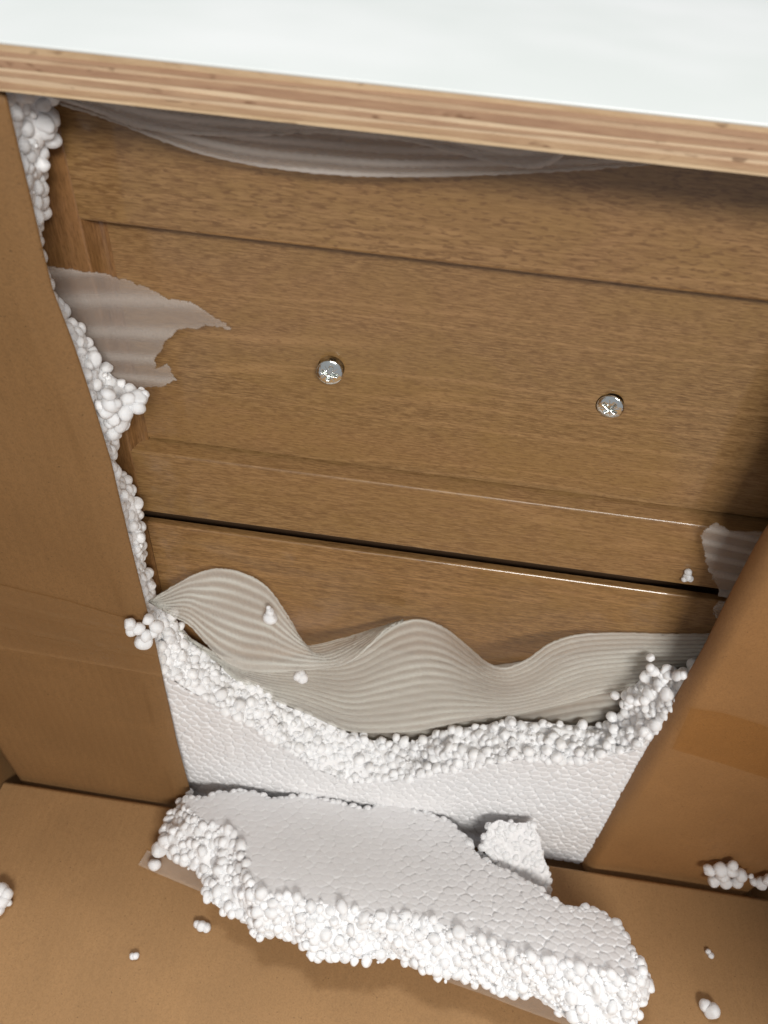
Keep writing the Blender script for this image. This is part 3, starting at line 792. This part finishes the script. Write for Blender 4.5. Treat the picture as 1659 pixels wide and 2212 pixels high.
clump('foam_crumb', 'teardrop bead with thin tail on the left wave of the soft sheet', 'foam crumb', [(584, 1334, .2715, 3.6, 'y'), (583, 1322, .2725, 2.4, 'y'), (580, 1313, .273, 1.3, 'y')], 'single foam crumbs')
clump('foam_crumb', 'pale bead under the fold of the wavy soft sheet', 'foam crumb', [(645, 1460, .266, 3.2, 'y'), (653, 1464, .266, 3.4, 'y'), (650, 1456, .267, 2.4, 'y')], 'single foam crumbs')
clump('foam_crumb', 'white flake stuck to the lower rail at the right', 'foam crumb', [(1487, 1236, .2930, 1.9, 'y'), (1485, 1246, .2930, 2.2, 'y'), (1479, 1251, .2930, 1.6, 'y'), (1491, 1250, .2930, 1.7, 'y')], 'single foam crumbs')

# ------------------------------------------------------------------ soft foam sheets
def rib_sheet(name, T, B, n, m, ribs, amp, loc, mat, label, cat='foam sheet', parent=None, wob=0.0, seed=0, rag=None, thick=.0013):
    """T, B: lists of (px, py, y); the ribs run along the sheet"""
    T3 = catmull_par([at(*p) for p in T], n); B3 = catmull_par([at(*p) for p in B], n)
    r_ = np.random.default_rng(seed); ph = r_.uniform(0, 6, 8)
    P = np.zeros((n, m, 3)); q = np.linspace(0, 1, m)
    for i in range(n):
        P[i] = T3[i] * (1 - q[:, None]) + B3[i] * q[:, None]
    if rag is not None:
        pass
    tx = np.gradient(P, axis=0); ty = np.gradient(P, axis=1); N = np.cross(tx, ty); N /= np.linalg.norm(N, axis=-1, keepdims=True) + 1e-12
    flip = np.sign(np.sum(N * (CAM - P), -1, keepdims=True)); N = N * np.where(np.mean(flip) < 0, -1, 1)
    s = np.linspace(0, 1, n)[:, None]
    rb = np.abs(np.cos(math.pi * ribs * (q[None] + .010 * np.sin(s * 9 + ph[0]) + .006 * np.sin(s * 31 + ph[4])))) ** 4 * (.8 + .2 * np.sin(s * 17 + q[None] * 12))
    h = amp * rb
    h = h + wob * (np.sin(s * 5 + ph[1]) * np.sin(q[None] * 4 + ph[2]) + .5 * np.sin(s * 13 + q[None] * 3 + ph[3]))
    P = P + N * h[..., None]
    P += r_.normal(0, .00010, P.shape)
    me = grid_mesh(name, P - np.array(loc)); paint(me, rb * 1.0)
    o = link(name, me, mat, parent)
    if parent is None:
        o.location = loc; tag(o, label, cat)
    md = o.modifiers.new('thickness', 'SOLIDIFY'); md.thickness = thick; md.offset = 0
    return o
E_front = [(330, 1306, .268), (370, 1328, .266), (410, 1352, .262), (445, 1390, .258), (480, 1425, .256), (520, 1445, .256), (570, 1452, .255), (620, 1451, .255), (690, 1445, .256), (750, 1434, .257), (800, 1395, .268), (835, 1360, .279), (870, 1342, .286), (910, 1337, .290), (960, 1355, .287), (1010, 1395, .275), (1050, 1430, .262), (1090, 1443, .257), (1140, 1425, .264), (1190, 1390, .278), (1250, 1372, .287), (1350, 1368, .291), (1450, 1371, .2915), (1620, 1368, .2915)]
E_back = [(322, 1300, .270), (352, 1280, .274), (400, 1251, .281), (435, 1235, .286), (470, 1228, .289), (520, 1235, .289), (575, 1265, .286), (615, 1320, .279), (640, 1370, .273), (662, 1396, .270), (750, 1378, .279), (820, 1356, .285), (872, 1341, .2885)]
LOCP = (0, .28, .2)
B_top = [(368, 1326, .2845), (405, 1372, .2840), (470, 1412, .2835), (500, 1422, .2830), (530, 1430, .2830), (570, 1434, .2825), (620, 1434, .2815), (690, 1430, .2790), (740, 1422, .2740), (790, 1396, .2740), (832, 1362, .2800)] + E_front[12:]
sh = rib_sheet('soft_foam_sheet', E_back, E_front[:13], 260, 60, 9, .0004, LOCP, M_pe,
               'long wavy strip of soft ribbed foam sheet draped over the torn board', wob=.0004, seed=2)
B_bot = [(372, 1345, .286), (412, 1395, .286), (470, 1430, .284), (490, 1450, .283), (520, 1475, .282), (545, 1490, .282), (580, 1505, .282), (620, 1520, .282), (680, 1545, .281), (740, 1572, .280), (790, 1580, .279), (850, 1580, .279), (900, 1577, .279), (950, 1568, .279), (1000, 1558, .280), (1050, 1550, .280), (1100, 1543, .281), (1150, 1533, .282), (1200, 1522, .283), (1240, 1512, .284), (1290, 1498, .285), (1370, 1486, .286), (1450, 1476, .286), (1620, 1470, .287)]
rib_sheet('hanging_fold', B_top, B_bot, 360, 110, 13, .0005, LOCP, M_pe, None, parent=sh, wob=.0006, seed=4)
rib_sheet('rear_layer', [(560, 1440, .2925), (800, 1400, .2925), (1000, 1440, .2925), (1200, 1420, .2925), (1400, 1400, .2925), (1620, 1400, .2925)],
          [(560, 1590, .2905), (800, 1650, .2905), (1000, 1650, .2905), (1200, 1600, .2905), (1400, 1560, .2905), (1620, 1520, .2905)], 120, 50, 11, .0006, LOCP, M_pe, None, parent=sh, wob=.0002, seed=6)

# hanging wrap below the counter
rib_sheet('hanging_wrap', [(60, 150, .284), (200, 165, .284), (450, 190, .284), (700, 215, .284), (950, 240, .284), (1200, 260, .284), (1480, 290, .284)],
          [(60, 205, .285), (200, 247, .2855), (450, 338, .286), (700, 374, .286), (950, 381, .286), (1200, 369, .286), (1480, 345, .286)],
          200, 40, 5, .0006, (0, .285, .45), M_pe2, 'thin translucent foam wrap sagging below the plywood counter edge', wob=.0008, seed=8)
rib_sheet('hanging_wrap', [(60, 130, .281), (200, 160, .281), (420, 190, .281), (700, 215, .281), (900, 235, .281), (1060, 250, .281), (1250, 265, .281)],
          [(60, 190, .282), (180, 228, .282), (300, 275, .282), (480, 292, .282), (800, 292, .283), (1130, 362, .283), (1250, 310, .283)],
          160, 30, 3, .0004, (0, .282, .45), M_pe2, 'second shorter layer of foam wrap tucked under the counter edge', wob=.0006, seed=9)

# ragged sheets: outline in pixels at a plane, filled with a fine grid and bent towards the viewer
def ragged(name, outline, yfun, step, loc, mat, label, ribdir, ribs, amp, seed, rag=.0007):
    O3 = np.array([at(x, y, .288) for x, y in outline])
    O = resample(np.vstack([O3[:, [0, 2]], O3[:1, [0, 2]]]), 700)[:-1]
    r_ = np.random.default_rng(seed)
    k_ = np.arange(len(O)); O += rag * (.5 * np.stack([np.sin(k_ * .31 + 2 * np.sin(k_ * .05)), np.cos(k_ * .23 + np.sin(k_ * .11))], 1) + .35 * np.stack([np.sin(k_ * .83), np.cos(k_ * .71)], 1)) * np.abs(np.sin(k_ * .021 + seed))[:, None] + r_.normal(0, rag * .12, O.shape)
    x0, z0 = O.min(0); x1, z1 = O.max(0)
    gx = np.arange(x0, x1 + step, step); gz = np.arange(z0, z1 + step, step)
    X, Z = np.meshgrid(gx, gz, indexing='ij'); keep = inpoly(X[:-1, :-1] + step / 2, Z[:-1, :-1] + step / 2, O)
    u = (X * ribdir[0] + Z * ribdir[1]) + .0035 * np.sin(Z * 70 + seed) + .0015 * np.sin(X * 55)
    rb = np.abs(np.cos(u * math.pi * ribs + .5 * np.sin(X * 40))) ** 4
    Yv = yfun(X, Z) - amp * rb + .0004 * np.sin(X * 90 + Z * 60)
    Yv += r_.normal(0, .00008, X.shape)
    idx = np.arange(X.size).reshape(X.shape)
    f = np.stack([idx[:-1, :-1], idx[1:, :-1], idx[1:, 1:], idx[:-1, 1:]], -1)[keep]
    used = np.unique(f); rem = -np.ones(X.size, int); rem[used] = np.arange(len(used))
    me = mesh(name, np.stack([X, Yv, Z], -1).reshape(-1, 3)[used] - np.array(loc), rem[f]); me.polygons.foreach_set('use_smooth', [True] * len(me.polygons)); paint(me, rb.ravel()[used] * .45)
    o = link(name, me, mat); o.location = loc; tag(o, label, 'foam sheet')
    md = o.modifiers.new('thickness', 'SOLIDIFY'); md.thickness = .0009; md.offset = 0
    return o
flapL = [(60, 520), (78, 545), (100, 565), (160, 580), (230, 595), (300, 620), (360, 650), (410, 656), (460, 688), (496, 710), (494, 715), (465, 710), (440, 705), (420, 716), (400, 712), (385, 714), (370, 728), (352, 742), (348, 758), (335, 772), (332, 780), (336, 792), (330, 800), (360, 790), (368, 806), (379, 822), (350, 836), (300, 842), (268, 842), (220, 835), (120, 760), (60, 640)]
ragged('torn_sheet', flapL, lambda X, Z: .2895 - .011 * np.clip((-.120 - X) / .05, 0, 1) ** 2 * np.clip((Z - at(100, 640, .28)[2]) / .03, 0, 1), .0005, (-.14, .285, .4), M_pe2,
       'torn greyish foam sheet flap with jagged tips sticking out from the left edge', (-.15, 1.0), 80, .0004, 12)
flapR = [(1545, 1133), (1560, 1142), (1578, 1152), (1620, 1154), (1700, 1154), (1700, 1320), (1600, 1300), (1553, 1290), (1555, 1278), (1545, 1258), (1535, 1240), (1526, 1215), (1522, 1190), (1516, 1165), (1522, 1150), (1532, 1146)]
ragged('torn_sheet', flapR, lambda X, Z: .2895 + 0 * X, .0005, (.17, .285, .3), M_pe2,
       'dark translucent torn sheet tucked behind the right cardboard fold', (.1, 1), 90, .0007, 15, .0010)
flapR2 = [(1552, 1298), (1600, 1300), (1690, 1330), (1690, 1400), (1610, 1360), (1590, 1345), (1570, 1335), (1545, 1330), (1540, 1312)]
ragged('torn_sheet', flapR2, lambda X, Z: .2875 + 0 * X, .0005, (.17, .285, .28), M_pe2,
       'small lower scrap of torn sheet beside the right cardboard fold', (.1, 1), 90, .0006, 17, .0008)

# clear tape strip under the slab
def floor_strip(name, px, h, mat, label):
    P = np.array([atz(x, y, h) for x, y in px]); n = 60
    a = resample(P[:2], n); b = resample(P[2:][::-1], n); m = 16; G = np.zeros((n, m, 3))
    for j in range(m): G[:, j] = a * (1 - j / (m - 1)) + b * (j / (m - 1))
    G[..., 2] += .0007 * np.sin(G[..., 0] * 90) + rng.normal(0, .0001, G.shape[:2])
    loc = G.mean((0, 1)); me = grid_mesh(name, G - loc); o = link(name, me, mat); o.location = loc; tag(o, label, 'tape'); return o
floor_strip('clear_tape', [(318, 1836), (640, 1950), (600, 2000), (298, 1868)], .0026, M_tape_w, 'strip of clear tape poking out under the left end of the slab')
floor_strip('clear_tape', [(960, 2090), (1330, 2180), (1290, 2240), (965, 2120)], .0030, M_tape_w, 'crumpled clear tape showing below the front edge of the slab')
